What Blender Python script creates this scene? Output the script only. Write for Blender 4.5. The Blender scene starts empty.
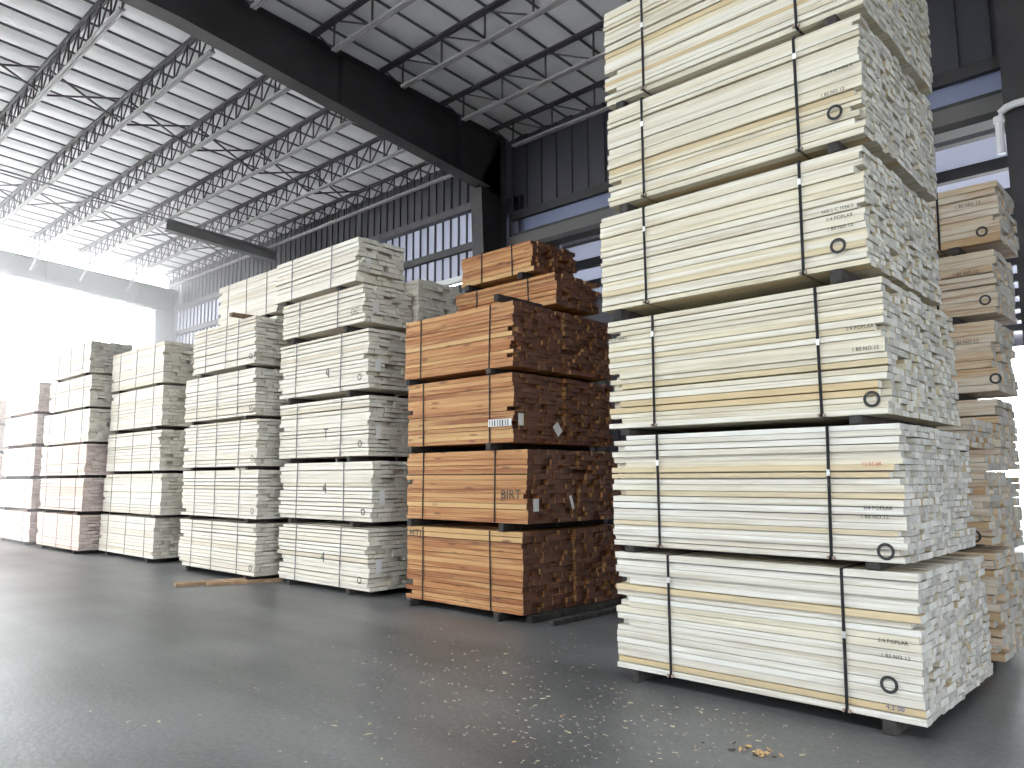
import bpy, math, random
from mathutils import Matrix, Vector

random.seed(11)
SC = bpy.context.scene
COL = SC.collection

# ------------------------------------------------------------------ camera
F_PX, CX, CY, CAM_H = 775.0, 512.0, 384.0, 1.7
VA, VB = (-320.0, 481.0), (1249.0, 476.0)      # vanishing points of the two floor directions


def _cam_axes():
    a = Vector((VA[0] - CX, VA[1] - CY, F_PX)).normalized()
    b = Vector((VB[0] - CX, VB[1] - CY, F_PX)).normalized()
    m = (a + b).normalized()
    n = (b - a).normalized()
    b2 = (m + n) / math.sqrt(2)
    a2 = (m - n) / math.sqrt(2)
    ex, ey = -a2, b2
    ez = ex.cross(ey)
    return ex, ey, ez                          # world axes in camera space (right, down, forward)


EX, EY, EZ = _cam_axes()
right = Vector((EX[0], EY[0], EZ[0]))
down = Vector((EX[1], EY[1], EZ[1]))
fwd = Vector((EX[2], EY[2], EZ[2]))
rot = Matrix((right, -down, -fwd)).transposed()
cd = bpy.data.cameras.new('camera')
cd.sensor_fit = 'HORIZONTAL'
cd.sensor_width = 36.0
cd.lens = F_PX * 36.0 / 1024.0
cd.clip_end = 400
cam = bpy.data.objects.new('camera', cd)
cam.matrix_world = Matrix.Translation((0, 0, CAM_H)) @ rot.to_4x4()
COL.objects.link(cam)
SC.camera = cam


def floor_at(u, v, z=0.0):
    d = right * (u - CX) + down * (v - CY) + fwd * F_PX
    t = (z - CAM_H) / d.z
    return Vector((0, 0, CAM_H)) + d * t


# ------------------------------------------------------------------ world, light, exposure
w = bpy.data.worlds.new('overcast_sky')
SC.world = w
w.use_nodes = True
bg = w.node_tree.nodes['Background']
bg.inputs[0].default_value = (0.93, 0.965, 1.0, 1)
bg.inputs[1].default_value = 11.0
SC.view_settings.view_transform = 'Standard'
SC.view_settings.look = 'None'
SC.view_settings.gamma = 1.0
SC.view_settings.use_curve_mapping = False
SC.view_settings.exposure = 0.85
SC.cycles.max_bounces = 10
SC.cycles.diffuse_bounces = 6
SC.cycles.volume_bounces = 1
SC.cycles.caustics_reflective = False
SC.cycles.caustics_refractive = False
SC.cycles.sample_clamp_indirect = 12

# building limits (metres)
X_END, X_F2, X_F1, X_R = -31.6, -30.4, -12.4, 10.0
Y_W, Y_F = 13.0, -11.0


def portal(name, loc, rot_e, sx, sy):
    l = bpy.data.lights.new(name, 'AREA')
    l.shape = 'RECTANGLE'
    l.size, l.size_y = sx, sy
    l.cycles.is_portal = True
    o = bpy.data.objects.new(name, l)
    o.location = loc
    o.rotation_euler = rot_e
    COL.objects.link(o)


H = math.pi / 2
portal('sky_portal_end', (X_END - .1, 1, 5.0), (0, -H, 0), 10.0, 23.5)
portal('sky_portal_side', ((X_END - 19) / 2, Y_F - .1, 2.4), (H, 0, 0), 12.6, 4.8)
portal('sky_portal_ridge', (-10.0, -4.4, 11.05), (math.atan(-.06), 0, 0), 36.0, 2.3)
portal('sky_portal_clerestory', (-6.5, Y_F - .2, 5.5), (H, 0, 0), 25.0, .9)
portal('sky_portal_lean_to', (-4.0, 29.9, 3.0), (-H, 0, 0), 6.0, 6.0)
portal('sky_portal_door', (X_R + .2, 1.0, 2.25), (0, H, 0), 4.5, 5.0)


# ------------------------------------------------------------------ helpers
def mat(name):
    m = bpy.data.materials.new(name)
    m.use_nodes = True
    nt = m.node_tree
    return m, nt, nt.nodes['Principled BSDF']


def simple(name, col, rough=0.6, metal=0.0, var=0.0, scale=6.0, bump=0.0):
    m, nt, b = mat(name)
    b.inputs['Roughness'].default_value = rough
    b.inputs['Metallic'].default_value = metal
    b.inputs['Base Color'].default_value = (*col, 1)
    if var:
        g = nt.nodes.new('ShaderNodeNewGeometry')
        n = nt.nodes.new('ShaderNodeTexNoise')
        n.inputs['Scale'].default_value = scale
        n.inputs['Detail'].default_value = 5
        nt.links.new(g.outputs['Position'], n.inputs['Vector'])
        r = nt.nodes.new('ShaderNodeValToRGB')
        r.color_ramp.elements[0].position = .3
        r.color_ramp.elements[1].position = .7
        r.color_ramp.elements[0].color = (*[c * (1 - var) for c in col], 1)
        r.color_ramp.elements[1].color = (*[min(1, c * (1 + var)) for c in col], 1)
        nt.links.new(n.outputs['Fac'], r.inputs['Fac'])
        nt.links.new(r.outputs['Color'], b.inputs['Base Color'])
        if bump:
            bp = nt.nodes.new('ShaderNodeBump')
            bp.inputs['Strength'].default_value = bump
            nt.links.new(n.outputs['Fac'], bp.inputs['Height'])
            nt.links.new(bp.outputs['Normal'], b.inputs['Normal'])
    return m


def wood(name, stops, streak, streak_amt, end_a, end_b, knots=0.0, grain=(0.9, 30, 42), rough=.75):
    """boards run along x; colour differs per board, grain streaks along x, end grain on the x faces"""
    m, nt, b = mat(name)
    N, L = nt.nodes, nt.links
    b.inputs['Roughness'].default_value = rough
    oi = N.new('ShaderNodeObjectInfo')
    ge = N.new('ShaderNodeNewGeometry')
    add = N.new('ShaderNodeMath'); add.operation = 'ADD'
    L.new(oi.outputs['Random'], add.inputs[0]); L.new(ge.outputs['Random Per Island'], add.inputs[1])
    fr = N.new('ShaderNodeMath'); fr.operation = 'FRACT'
    L.new(add.outputs[0], fr.inputs[0])
    ramp = N.new('ShaderNodeValToRGB')
    cr = ramp.color_ramp
    while len(cr.elements) < len(stops):
        cr.elements.new(.5)
    for e, (p, c) in zip(cr.elements, stops):
        e.position = p
        e.color = (*c, 1)
    L.new(fr.outputs[0], ramp.inputs['Fac'])
    off = N.new('ShaderNodeVectorMath'); off.operation = 'SCALE'
    off.inputs[0].default_value = (37, 91, 53)
    L.new(fr.outputs[0], off.inputs['Scale'])
    va = N.new('ShaderNodeVectorMath'); va.operation = 'ADD'
    L.new(ge.outputs['Position'], va.inputs[0]); L.new(off.outputs[0], va.inputs[1])
    mp = N.new('ShaderNodeMapping')
    mp.inputs['Scale'].default_value = grain
    L.new(va.outputs[0], mp.inputs['Vector'])
    nz = N.new('ShaderNodeTexNoise')
    nz.inputs['Scale'].default_value = 1.0
    nz.inputs['Detail'].default_value = 6
    nz.inputs['Roughness'].default_value = .6
    nz.inputs['Distortion'].default_value = .6
    L.new(mp.outputs[0], nz.inputs['Vector'])
    sr = N.new('ShaderNodeMapRange')
    sr.inputs['From Min'].default_value = .45
    sr.inputs['From Max'].default_value = .64
    sr.inputs['To Max'].default_value = streak_amt
    L.new(nz.outputs['Fac'], sr.inputs['Value'])
    mx = N.new('ShaderNodeMix'); mx.data_type = 'RGBA'
    L.new(sr.outputs[0], mx.inputs['Factor'])
    L.new(ramp.outputs['Color'], mx.inputs['A'])
    mx.inputs['B'].default_value = (*streak, 1)
    col = mx.outputs['Result']
    if knots:
        mk = N.new('ShaderNodeMapping')
        mk.inputs['Scale'].default_value = (2.2, 9, 9)
        L.new(va.outputs[0], mk.inputs['Vector'])
        vo = N.new('ShaderNodeTexVoronoi')
        vo.inputs['Scale'].default_value = 1.0
        L.new(mk.outputs[0], vo.inputs['Vector'])
        kr = N.new('ShaderNodeMapRange')
        kr.inputs['From Min'].default_value = .10
        kr.inputs['From Max'].default_value = .22
        kr.inputs['To Min'].default_value = knots
        kr.inputs['To Max'].default_value = 0
        L.new(vo.outputs['Distance'], kr.inputs['Value'])
        m2 = N.new('ShaderNodeMix'); m2.data_type = 'RGBA'
        L.new(kr.outputs[0], m2.inputs['Factor'])
        L.new(col, m2.inputs['A'])
        m2.inputs['B'].default_value = (.13, .045, .02, 1)
        col = m2.outputs['Result']
    # end grain
    sx = N.new('ShaderNodeSeparateXYZ')
    L.new(ge.outputs['True Normal'], sx.inputs[0])
    ab = N.new('ShaderNodeMath'); ab.operation = 'ABSOLUTE'
    L.new(sx.outputs['X'], ab.inputs[0])
    gt = N.new('ShaderNodeMath'); gt.operation = 'GREATER_THAN'
    gt.inputs[1].default_value = .8
    L.new(ab.outputs[0], gt.inputs[0])
    n2 = N.new('ShaderNodeTexNoise')
    n2.inputs['Scale'].default_value = 26
    n2.inputs['Detail'].default_value = 4
    L.new(va.outputs[0], n2.inputs['Vector'])
    er = N.new('ShaderNodeMix'); er.data_type = 'RGBA'
    er.inputs['A'].default_value = (*end_a, 1)
    er.inputs['B'].default_value = (*end_b, 1)
    ea = N.new('ShaderNodeMath'); ea.operation = 'MULTIPLY_ADD'
    ea.inputs[1].default_value = .55
    ea.inputs[2].default_value = -.1
    L.new(fr.outputs[0], ea.inputs[0])
    eb = N.new('ShaderNodeMath'); eb.operation = 'MULTIPLY_ADD'; eb.use_clamp = True
    eb.inputs[1].default_value = .9
    L.new(n2.outputs['Fac'], eb.inputs[0]); L.new(ea.outputs[0], eb.inputs[2])
    L.new(eb.outputs[0], er.inputs['Factor'])
    fm = N.new('ShaderNodeMix'); fm.data_type = 'RGBA'
    L.new(gt.outputs[0], fm.inputs['Factor'])
    L.new(col, fm.inputs['A'])
    L.new(er.outputs['Result'], fm.inputs['B'])
    L.new(fm.outputs['Result'], b.inputs['Base Color'])
    bp = N.new('ShaderNodeBump')
    bp.inputs['Strength'].default_value = .25
    bp.inputs['Distance'].default_value = .004
    L.new(nz.outputs['Fac'], bp.inputs['Height'])
    L.new(bp.outputs['Normal'], b.inputs['Normal'])
    return m


class MB:
    def __init__(self):
        self.v, self.f = [], []

    def box(self, x0, x1, y0, y1, z0, z1):
        n = len(self.v)
        self.v += [(x0, y0, z0), (x1, y0, z0), (x1, y1, z0), (x0, y1, z0),
                   (x0, y0, z1), (x1, y0, z1), (x1, y1, z1), (x0, y1, z1)]
        self.f += [tuple(n + i for i in q) for q in
                   ((0, 3, 2, 1), (4, 5, 6, 7), (0, 1, 5, 4), (1, 2, 6, 5), (2, 3, 7, 6), (3, 0, 4, 7))]
        return self

    def bar(self, p, q, wd, ht=None, up=(0, 0, 1)):
        """rectangular bar from p to q"""
        ht = wd if ht is None else ht
        p, q = Vector(p), Vector(q)
        d = (q - p).normalized()
        u = Vector(up)
        if abs(d.dot(u)) > .98:
            u = Vector((1, 0, 0))
        s = d.cross(u).normalized()
        u = s.cross(d)
        n = len(self.v)
        for e in (p, q):
            for a, c in ((-1, -1), (1, -1), (1, 1), (-1, 1)):
                self.v.append(tuple(e + s * (a * wd / 2) + u * (c * ht / 2)))
        self.f += [tuple(n + i for i in k) for k in
                   ((0, 1, 2, 3), (7, 6, 5, 4), (0, 4, 5, 1), (1, 5, 6, 2), (2, 6, 7, 3), (3, 7, 4, 0))]
        return self

    def prism(self, pts_a, pts_b):
        n, k = len(self.v), len(pts_a)
        self.v += [tuple(p) for p in pts_a] + [tuple(p) for p in pts_b]
        self.f.append(tuple(n + i for i in range(k))[::-1])
        self.f.append(tuple(n + k + i for i in range(k)))
        for i in range(k):
            j = (i + 1) % k
            self.f.append((n + i, n + j, n + k + j, n + k + i))
        return self

    def tube(self, pts, r, seg=8):
        n0 = len(self.v)
        for i, p in enumerate(pts):
            p = Vector(p)
            a = Vector(pts[max(0, i - 1)]); c = Vector(pts[min(len(pts) - 1, i + 1)])
            d = (c - a).normalized()
            u = Vector((0, 0, 1)) if abs(d.z) < .9 else Vector((1, 0, 0))
            s = d.cross(u).normalized(); u = s.cross(d)
            for k in range(seg):
                t = 2 * math.pi * k / seg
                self.v.append(tuple(p + s * (r * math.cos(t)) + u * (r * math.sin(t))))
        for i in range(len(pts) - 1):
            for k in range(seg):
                k2 = (k + 1) % seg
                self.f.append((n0 + i * seg + k, n0 + i * seg + k2, n0 + (i + 1) * seg + k2, n0 + (i + 1) * seg + k))
        self.f.append(tuple(n0 + k for k in range(seg))[::-1])
        self.f.append(tuple(n0 + (len(pts) - 1) * seg + k for k in range(seg)))
        return self

    def mesh(self, name, m=None):
        me = bpy.data.meshes.new(name)
        me.from_pydata(self.v, [], self.f)
        if m:
            me.materials.append(m)
        me.update()
        return me

    def build(self, name, m, parent=None):
        return link(name, self.mesh(name, m), parent)


def link(name, data, parent=None, loc=None):
    o = bpy.data.objects.new(name, data)
    COL.objects.link(o)
    if parent is not None:
        o.parent = parent
    if loc is not None:
        o.location = loc
    return o


def tag(o, label, cat, group=None, kind=None):
    o['label'] = label
    o['category'] = cat
    if group:
        o['group'] = group
    if kind:
        o['kind'] = kind
    return o


def struct(o):
    o['kind'] = 'structure'
    return o


# ------------------------------------------------------------------ materials
M = {}
M['poplar'] = wood('poplar_wood', [(0, (.66, .62, .54)), (.3, (.70, .68, .62)), (.62, (.73, .715, .665)), (.84, (.69, .64, .51)), (.95, (.64, .53, .34)), (1, (.60, .46, .26))],
                   (.44, .38, .27), .66, (.20, .20, .185), (.74, .74, .70))
M['warm'] = wood('warm_poplar_wood', [(0, (.66, .61, .48)), (.3, (.70, .66, .55)), (.62, (.73, .70, .61)), (.84, (.69, .62, .45)), (.95, (.62, .50, .30)), (1, (.58, .43, .23))],
                 (.45, .37, .23), .66, (.20, .20, .18), (.74, .74, .68))
M['pale'] = wood('pale_wood', [(0, (.70, .64, .55)), (.4, (.74, .69, .60)), (.8, (.77, .73, .65)), (1, (.62, .54, .42))],
                 (.54, .48, .38), .6, (.58, .56, .45), (.88, .86, .76))  # end grain lightened to make up for weak light on the ends
M['cream'] = wood('cream_wood', [(0, (.68, .63, .55)), (.5, (.71, .67, .60)), (1, (.62, .55, .44))],
                  (.50, .43, .33), .55, (.36, .34, .29), (.72, .69, .62))  # end colours raised too, since little light reaches those faces
M['pink'] = wood('pinkish_wood', [(0, (.70, .54, .47)), (.5, (.76, .62, .55)), (1, (.64, .48, .40))],
                 (.54, .40, .33), .40, (.38, .31, .29), (.70, .60, .56))
M['cedar'] = wood('red_cedar_wood', [(0, (.25, .085, .028)), (.3, (.34, .125, .04)), (.65, (.40, .165, .055)), (.88, (.49, .25, .10)), (1, (.56, .36, .16))],
                  (.58, .35, .14), .8, (.055, .022, .014), (.21, .085, .05), knots=.75, grain=(.8, 16, 24))
M['knotty'] = wood('brown_streaked_wood', [(0, (.64, .57, .46)), (.5, (.68, .62, .52)), (.8, (.62, .50, .34)), (1, (.50, .35, .20))],
                   (.42, .23, .09), .75, (.22, .21, .18), (.56, .55, .50), grain=(1.6, 18, 26))
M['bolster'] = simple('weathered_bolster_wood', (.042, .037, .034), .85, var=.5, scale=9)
M['bolster_brown'] = simple('brown_bolster_wood', (.19, .12, .075), .85, var=.4, scale=9)
M['plank'] = simple('tan_plank_wood', (.36, .23, .13), .8, var=.35, scale=7)
M['strap'] = simple('black_strap_plastic', (.012, .012, .014), .85)
M['strap_grey'] = simple('grey_steel_strap', (.14, .14, .145), .7)
M['buckle'] = simple('buckle_steel', (.75, .75, .74), .35, metal=.6)
M['guard'] = simple('strap_guard_card', (.36, .27, .22), .85)
M['ink'] = simple('stencil_ink_black', (.035, .035, .035), .8)
M['ink_red'] = simple('stencil_ink_red', (.55, .10, .07), .8)
M['ink_blue'] = simple('stencil_ink_blue', (.05, .07, .28), .8)
M['paper'] = simple('paper_tag', (.80, .80, .78), .7)
M['steel_dark'] = simple('dark_frame_steel', (.035, .033, .035), .6, var=.25, scale=2)
M['steel'] = simple('grey_joist_steel', (.075, .07, .08), .55, var=.2, scale=3)
M['steel_floor_lit'] = simple('floor_lit_chord_steel', (.34, .33, .34), .5, var=.15, scale=3)  # lighter than the other joist steel, painting in the floor bounce
M['steel_light'] = simple('light_girt_steel', (.30, .30, .31), .5)
M['wall_dark'] = simple('grey_wall_sheet', (.055, .055, .068), .5, var=.12, scale=.8)
M['deck'] = simple('white_roof_facing', (.77, .77, .79), .55, var=.06, scale=.6)
M['seam'] = simple('dark_roof_seam', (.10, .10, .11), .7)
M['chip'] = simple('pale_wood_chip', (.46, .40, .28), .9, var=.3, scale=30)
M['chip_tan'] = simple('tan_wood_chip', (.50, .33, .15), .9, var=.4, scale=30)
M['chip_dark'] = simple('dark_bark', (.07, .055, .04), .95)
M['yard'] = simple('yard_gravel', (.70, .69, .67), .9, var=.2, scale=1.5)
M['pipe'] = simple('white_pipe', (.75, .75, .78), .4)

m, nt, b = mat('translucent_wall_sheet')
tr = nt.nodes.new('ShaderNodeBsdfTranslucent')
tr.inputs[0].default_value = (.55, .58, .70, 1)
df = nt.nodes.new('ShaderNodeBsdfDiffuse')
df.inputs[0].default_value = (.55, .56, .62, 1)
ms = nt.nodes.new('ShaderNodeMixShader')
ms.inputs[0].default_value = .86
nt.links.new(tr.outputs[0], ms.inputs[1]); nt.links.new(df.outputs[0], ms.inputs[2])
nt.links.new(ms.outputs[0], nt.nodes['Material Output'].inputs[0])
M['sheet_light'] = m

m, nt, b = mat('skylight_glazing')
tp = nt.nodes.new('ShaderNodeBsdfTransparent')
tp.inputs[0].default_value = (.93, .95, .96, 1)
gl = nt.nodes.new('ShaderNodeBsdfGlossy')
gl.inputs['Roughness'].default_value = .1
ms = nt.nodes.new('ShaderNodeMixShader')
ms.inputs[0].default_value = .06
nt.links.new(tp.outputs[0], ms.inputs[1]); nt.links.new(gl.outputs[0], ms.inputs[2])
nt.links.new(ms.outputs[0], nt.nodes['Material Output'].inputs[0])
M['glazing'] = m

m, nt, b = mat('translucent_roof_panel')
tr = nt.nodes.new('ShaderNodeBsdfTranslucent')
tr.inputs[0].default_value = (.60, .62, .70, 1)
df = nt.nodes.new('ShaderNodeBsdfDiffuse')
df.inputs[0].default_value = (.6, .6, .63, 1)
ms = nt.nodes.new('ShaderNodeMixShader')
ms.inputs[0].default_value = .80
nt.links.new(tr.outputs[0], ms.inputs[1]); nt.links.new(df.outputs[0], ms.inputs[2])
nt.links.new(ms.outputs[0], nt.nodes['Material Output'].inputs[0])
M['roof_light'] = m

m = M['sheet_light'].copy()
m.name = 'dull_blue_wall_strip'
for nd in m.node_tree.nodes:
    if nd.type == 'BSDF_TRANSLUCENT':
        nd.inputs[0].default_value = (.14, .18, .30, 1)
    elif nd.type == 'BSDF_DIFFUSE':
        nd.inputs[0].default_value = (.30, .33, .45, 1)
M['strip'] = m

# concrete floor: grey, dusty, faint wheel tracks and stains
m, nt, b = mat('dusty_concrete')
g = nt.nodes.new('ShaderNodeNewGeometry')
n1 = nt.nodes.new('ShaderNodeTexNoise'); n1.inputs['Scale'].default_value = .55; n1.inputs['Detail'].default_value = 7
n2 = nt.nodes.new('ShaderNodeTexNoise'); n2.inputs['Scale'].default_value = 22; n2.inputs['Detail'].default_value = 6
mp = nt.nodes.new('ShaderNodeMapping'); mp.inputs['Scale'].default_value = (.12, 1.3, 1); mp.inputs['Rotation'].default_value = (0, 0, .12)
n3 = nt.nodes.new('ShaderNodeTexNoise'); n3.inputs['Scale'].default_value = 1.0; n3.inputs['Detail'].default_value = 4
nt.links.new(g.outputs['Position'], n1.inputs['Vector']); nt.links.new(g.outputs['Position'], n2.inputs['Vector'])
nt.links.new(g.outputs['Position'], mp.inputs['Vector']); nt.links.new(mp.outputs[0], n3.inputs['Vector'])
ma = nt.nodes.new('ShaderNodeMath'); ma.operation = 'MULTIPLY_ADD'; ma.inputs[1].default_value = .45
mb = nt.nodes.new('ShaderNodeMath'); mb.operation = 'MULTIPLY_ADD'; mb.inputs[1].default_value = .35
mc = nt.nodes.new('ShaderNodeMath'); mc.operation = 'MULTIPLY'; mc.inputs[1].default_value = .25
nt.links.new(n2.outputs['Fac'], mc.inputs[0])
nt.links.new(n3.outputs['Fac'], mb.inputs[0]); nt.links.new(mc.outputs[0], mb.inputs[2])
nt.links.new(n1.outputs['Fac'], ma.inputs[0]); nt.links.new(mb.outputs[0], ma.inputs[2])
r = nt.nodes.new('ShaderNodeValToRGB')
r.color_ramp.elements[0].position = .36; r.color_ramp.elements[0].color = (.045, .047, .048, 1)
r.color_ramp.elements[1].position = .68; r.color_ramp.elements[1].color = (.185, .188, .188, 1)
nt.links.new(ma.outputs[0], r.inputs['Fac'])
nt.links.new(r.outputs['Color'], b.inputs['Base Color'])
b.inputs['Roughness'].default_value = .42
bp = nt.nodes.new('ShaderNodeBump'); bp.inputs['Strength'].default_value = .3; bp.inputs['Distance'].default_value = .01
nt.links.new(n2.outputs['Fac'], bp.inputs['Height']); nt.links.new(bp.outputs['Normal'], b.inputs['Normal'])
M['floor'] = m


# ------------------------------------------------------------------ setting
def deck_z(y):
    return 10.25 - .06 * (y - 6)


struct(MB().box(X_END, X_R, Y_F, Y_W, -.2, 0).build('floor', M['floor']))
yard = MB()
yard.box(-140, X_END, -100, 100, -.2, -.01).box(X_END, X_R + 40, -100, Y_F, -.2, -.01)
yard.box(X_R, X_R + 40, Y_F, Y_W, -.2, -.01).box(X_END, X_R + 40, Y_W, 100, -.2, -.01)
struct(yard.build('ground', M['yard']))

# roof: facing panels between dark seams, sagging a little
ceil = struct(link('ceiling', None))
ceil.empty_display_size = .3
PW = .68
SKY0, SKY1, SKX0, SKX1 = -5.55, -3.25, -28.0, 8.0      # unseen ridge skylight behind the viewer, put in to light the aisle


def roof_panel_mesh(y0, y1):
    mb_ = MB()
    k = 6
    top, bot = [], []
    for i in range(k + 1):
        t = i / k
        x = -PW / 2 + .012 + t * (PW - .024)
        sag = .05 * (1 - (2 * t - 1) ** 2)
        bot.append((x, -sag)); top.append((x, .05))
    prof = bot + top[::-1]
    mb_.prism([(x, y0, deck_z(y0) + z) for x, z in prof], [(x, y1, deck_z(y1) + z) for x, z in prof])
    return mb_.mesh('roof_panel', M['deck'])


def slab(name, m, xa, xb, y0, y1, za, zb, parent):
    return MB().prism([(xa, y0, deck_z(y0) + za), (xb, y0, deck_z(y0) + za), (xb, y0, deck_z(y0) + zb), (xa, y0, deck_z(y0) + zb)],
                      [(xa, y1, deck_z(y1) + za), (xb, y1, deck_z(y1) + za), (xb, y1, deck_z(y1) + zb), (xa, y1, deck_z(y1) + zb)]).build(name, m, parent)


YA, YB = Y_F - .6, Y_W + .3
sp_ = [(-.022, -.03), (.022, -.03), (.022, .06), (-.022, .06)]
for ya_, yb_ in ((SKY1, YB), (YA, SKY0), (SKY0, SKY1)):
    pm = roof_panel_mesh(ya_, yb_)
    sm = MB().prism([(x, ya_, deck_z(ya_) + z) for x, z in sp_], [(x, yb_, deck_z(yb_) + z) for x, z in sp_]).mesh('roof_seam', M['seam'])
    x = X_END + PW / 2
    while x < X_R:
        if ya_ != SKY0 or not (SKX0 - .1 < x < SKX1 + .1):
            link('roof_panel', pm, ceil, (x, 0, 0))
            link('roof_seam', sm, ceil, (x + PW / 2, 0, 0))
        x += PW
slab('roof_sheet', M['seam'], X_END, X_R, SKY1, YB, .06, .14, ceil)
slab('roof_sheet', M['seam'], X_END, X_R, YA, SKY0, .06, .14, ceil)
slab('roof_sheet', M['seam'], X_END, SKX0, SKY0, SKY1, .06, .14, ceil)
slab('roof_sheet', M['seam'], SKX1, X_R, SKY0, SKY1, .06, .14, ceil)
sky_ = struct(link('unseen_skylight', None))  # panes of the unseen skylight added for light from above
for i in range(12):
    slab('pane', M['glazing'], SKX0 + i * 3.0 + .03, SKX0 + i * 3.0 + 2.97, SKY0, SKY1, .10, .12, sky_)
    slab('glazing_bar', M['steel_light'], SKX0 + i * 3.0 - .03, SKX0 + i * 3.0 + .03, SKY0, SKY1, .04, .14, sky_)


# walls
def sheet_mesh(name, wdt, z0, z1, m, pitch=.3):
    s = MB()
    s.box(0, wdt, 0, .012, z0, z1)
    n = int(wdt / pitch + .5)
    for i in range(n):
        cx = (i + .5) * pitch
        s.box(cx - .022, cx + .022, -.035, 0, z0, z1)
    return s.mesh(name, m)


wb = struct(link('wall_back', None))


def sheets(xa, xb, z0, z1, m, wdt=.9, pitch=.3, yy=Y_W):
    me = sheet_mesh('wall_sheet', wdt, z0, z1, m, pitch)
    xx = xa
    while xx < xb - .05:
        o = link('wall_sheet', me, wb, (xx, yy, 0))
        if xx + wdt > xb:
            o.scale.x = (xb - xx) / wdt
        xx += wdt


M['header'] = simple('header_beam_paint', (.13, .125, .12), .6)
M['rib_dark'] = simple('dark_rib_steel', (.05, .05, .06), .6)
# left bays: opaque to 6.55, white bar painted for daylight, translucent sheets above
sheets(X_END, X_F1, 0, 6.55, M['wall_dark'])
me_l = MB().box(0, .9, 0, .012, 6.72, 8.35).mesh('wall_sheet', M['sheet_light'])
me_r = MB()
for i in range(3):
    me_r.box(i * .3 + .125, i * .3 + .16, -.04, 0, 6.72, 8.35)
me_r = me_r.mesh('wall_rib', M['rib_dark'])
xx = X_END
while xx < X_F1 - .3:
    link('wall_sheet', me_l, wb, (xx, Y_W, 0))
    link('wall_rib', me_r, wb, (xx, Y_W, 0))
    xx += .9
sheets(X_END, X_F1, 8.35, 9.82, M['rib_dark'], yy=Y_W)
# right bay: cladding over a tall opening
sheets(X_F1, X_R, 7.9, 9.82, M['wall_dark'], pitch=.45, wdt=.9)
me_s = MB().box(0, 2.205, 0, .012, 7.36, 7.93).mesh('wall_light_strip', M['strip'])
xx = X_F1
while xx < X_R:
    link('wall_light_strip', me_s, wb, (xx, Y_W, 0))
    xx += 2.205
# short solid piece beside the column
sheets(X_F1, -10.7, 4.9, 7.36, M['wall_dark'], pitch=.3, wdt=.5)
sheets(X_F1, -5.5, 0, 4.9, M['wall_dark'])  # lower wall added to keep the gap between the stacks dark


def girt(nm, xa, xb, z0, z1, m, yd=.16, lab=None):
    return MB().box(xa, xb, Y_W - yd, Y_W - .052, z0, z1).build(nm, m, wb)


girt('girt', X_END, X_F1 - .3, 7.32, 7.5, M['steel_dark'])
girt('girt', X_END, X_F1 - .3, 6.56, 6.7, M['paper'], yd=.2)  # white bar standing in for the strip of daylight under the sheets
girt('girt', X_END, X_F1 - .3, 8.3, 8.48, M['steel'], yd=.25)
girt('girt', X_F1 + .3, X_R, 7.72, 7.92, M['steel_dark'])
girt('girt', X_F1 + .3, X_R, 7.26, 7.38, M['steel_dark'])
girt('header_beam', X_F1 + .3, X_R, 6.98, 7.26, M['header'], yd=.3)
girt('header_flange', X_F1 + .3, X_R, 6.86, 6.97, M['steel_dark'], yd=.4)

# aisle-side wall behind the camera; clerestory strip added to light the stack fronts
wf = MB()
wf.box(-19.0, X_R, Y_F - .15, Y_F, 0, 5.05).box(-19.0, X_R, Y_F - .15, Y_F, 5.95, 11.4).box(6.0, X_R, Y_F - .15, Y_F, 5.05, 5.95)
win = struct(link('added_clerestory', None))
for i in range(10):
    MB().box(-18.98 + 2.5 * i, -16.54 + 2.5 * i, Y_F - .09, Y_F - .07, 5.05, 5.95).build('pane', M['glazing'], win)
    MB().box(-16.54 + 2.5 * i, -16.48 + 2.5 * i, Y_F - .13, Y_F - .03, 5.05, 5.95).build('mullion', M['steel_light'], win)
wf.box(X_END, -19.0, Y_F - .15, Y_F, 4.8, 11.4)
struct(wf.build('wall_front', M['wall_dark']))
wr = MB()
wr.box(X_R, X_R + .15, Y_F, -1.5, 0, 11.2).box(X_R, X_R + .15, 3.5, Y_W, 0, 11.2).box(X_R, X_R + .15, -1.5, 3.5, 4.5, 11.2)  # unseen door opening, put in to light the near end faces
struct(wr.build('wall_right', M['wall_dark']))


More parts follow.
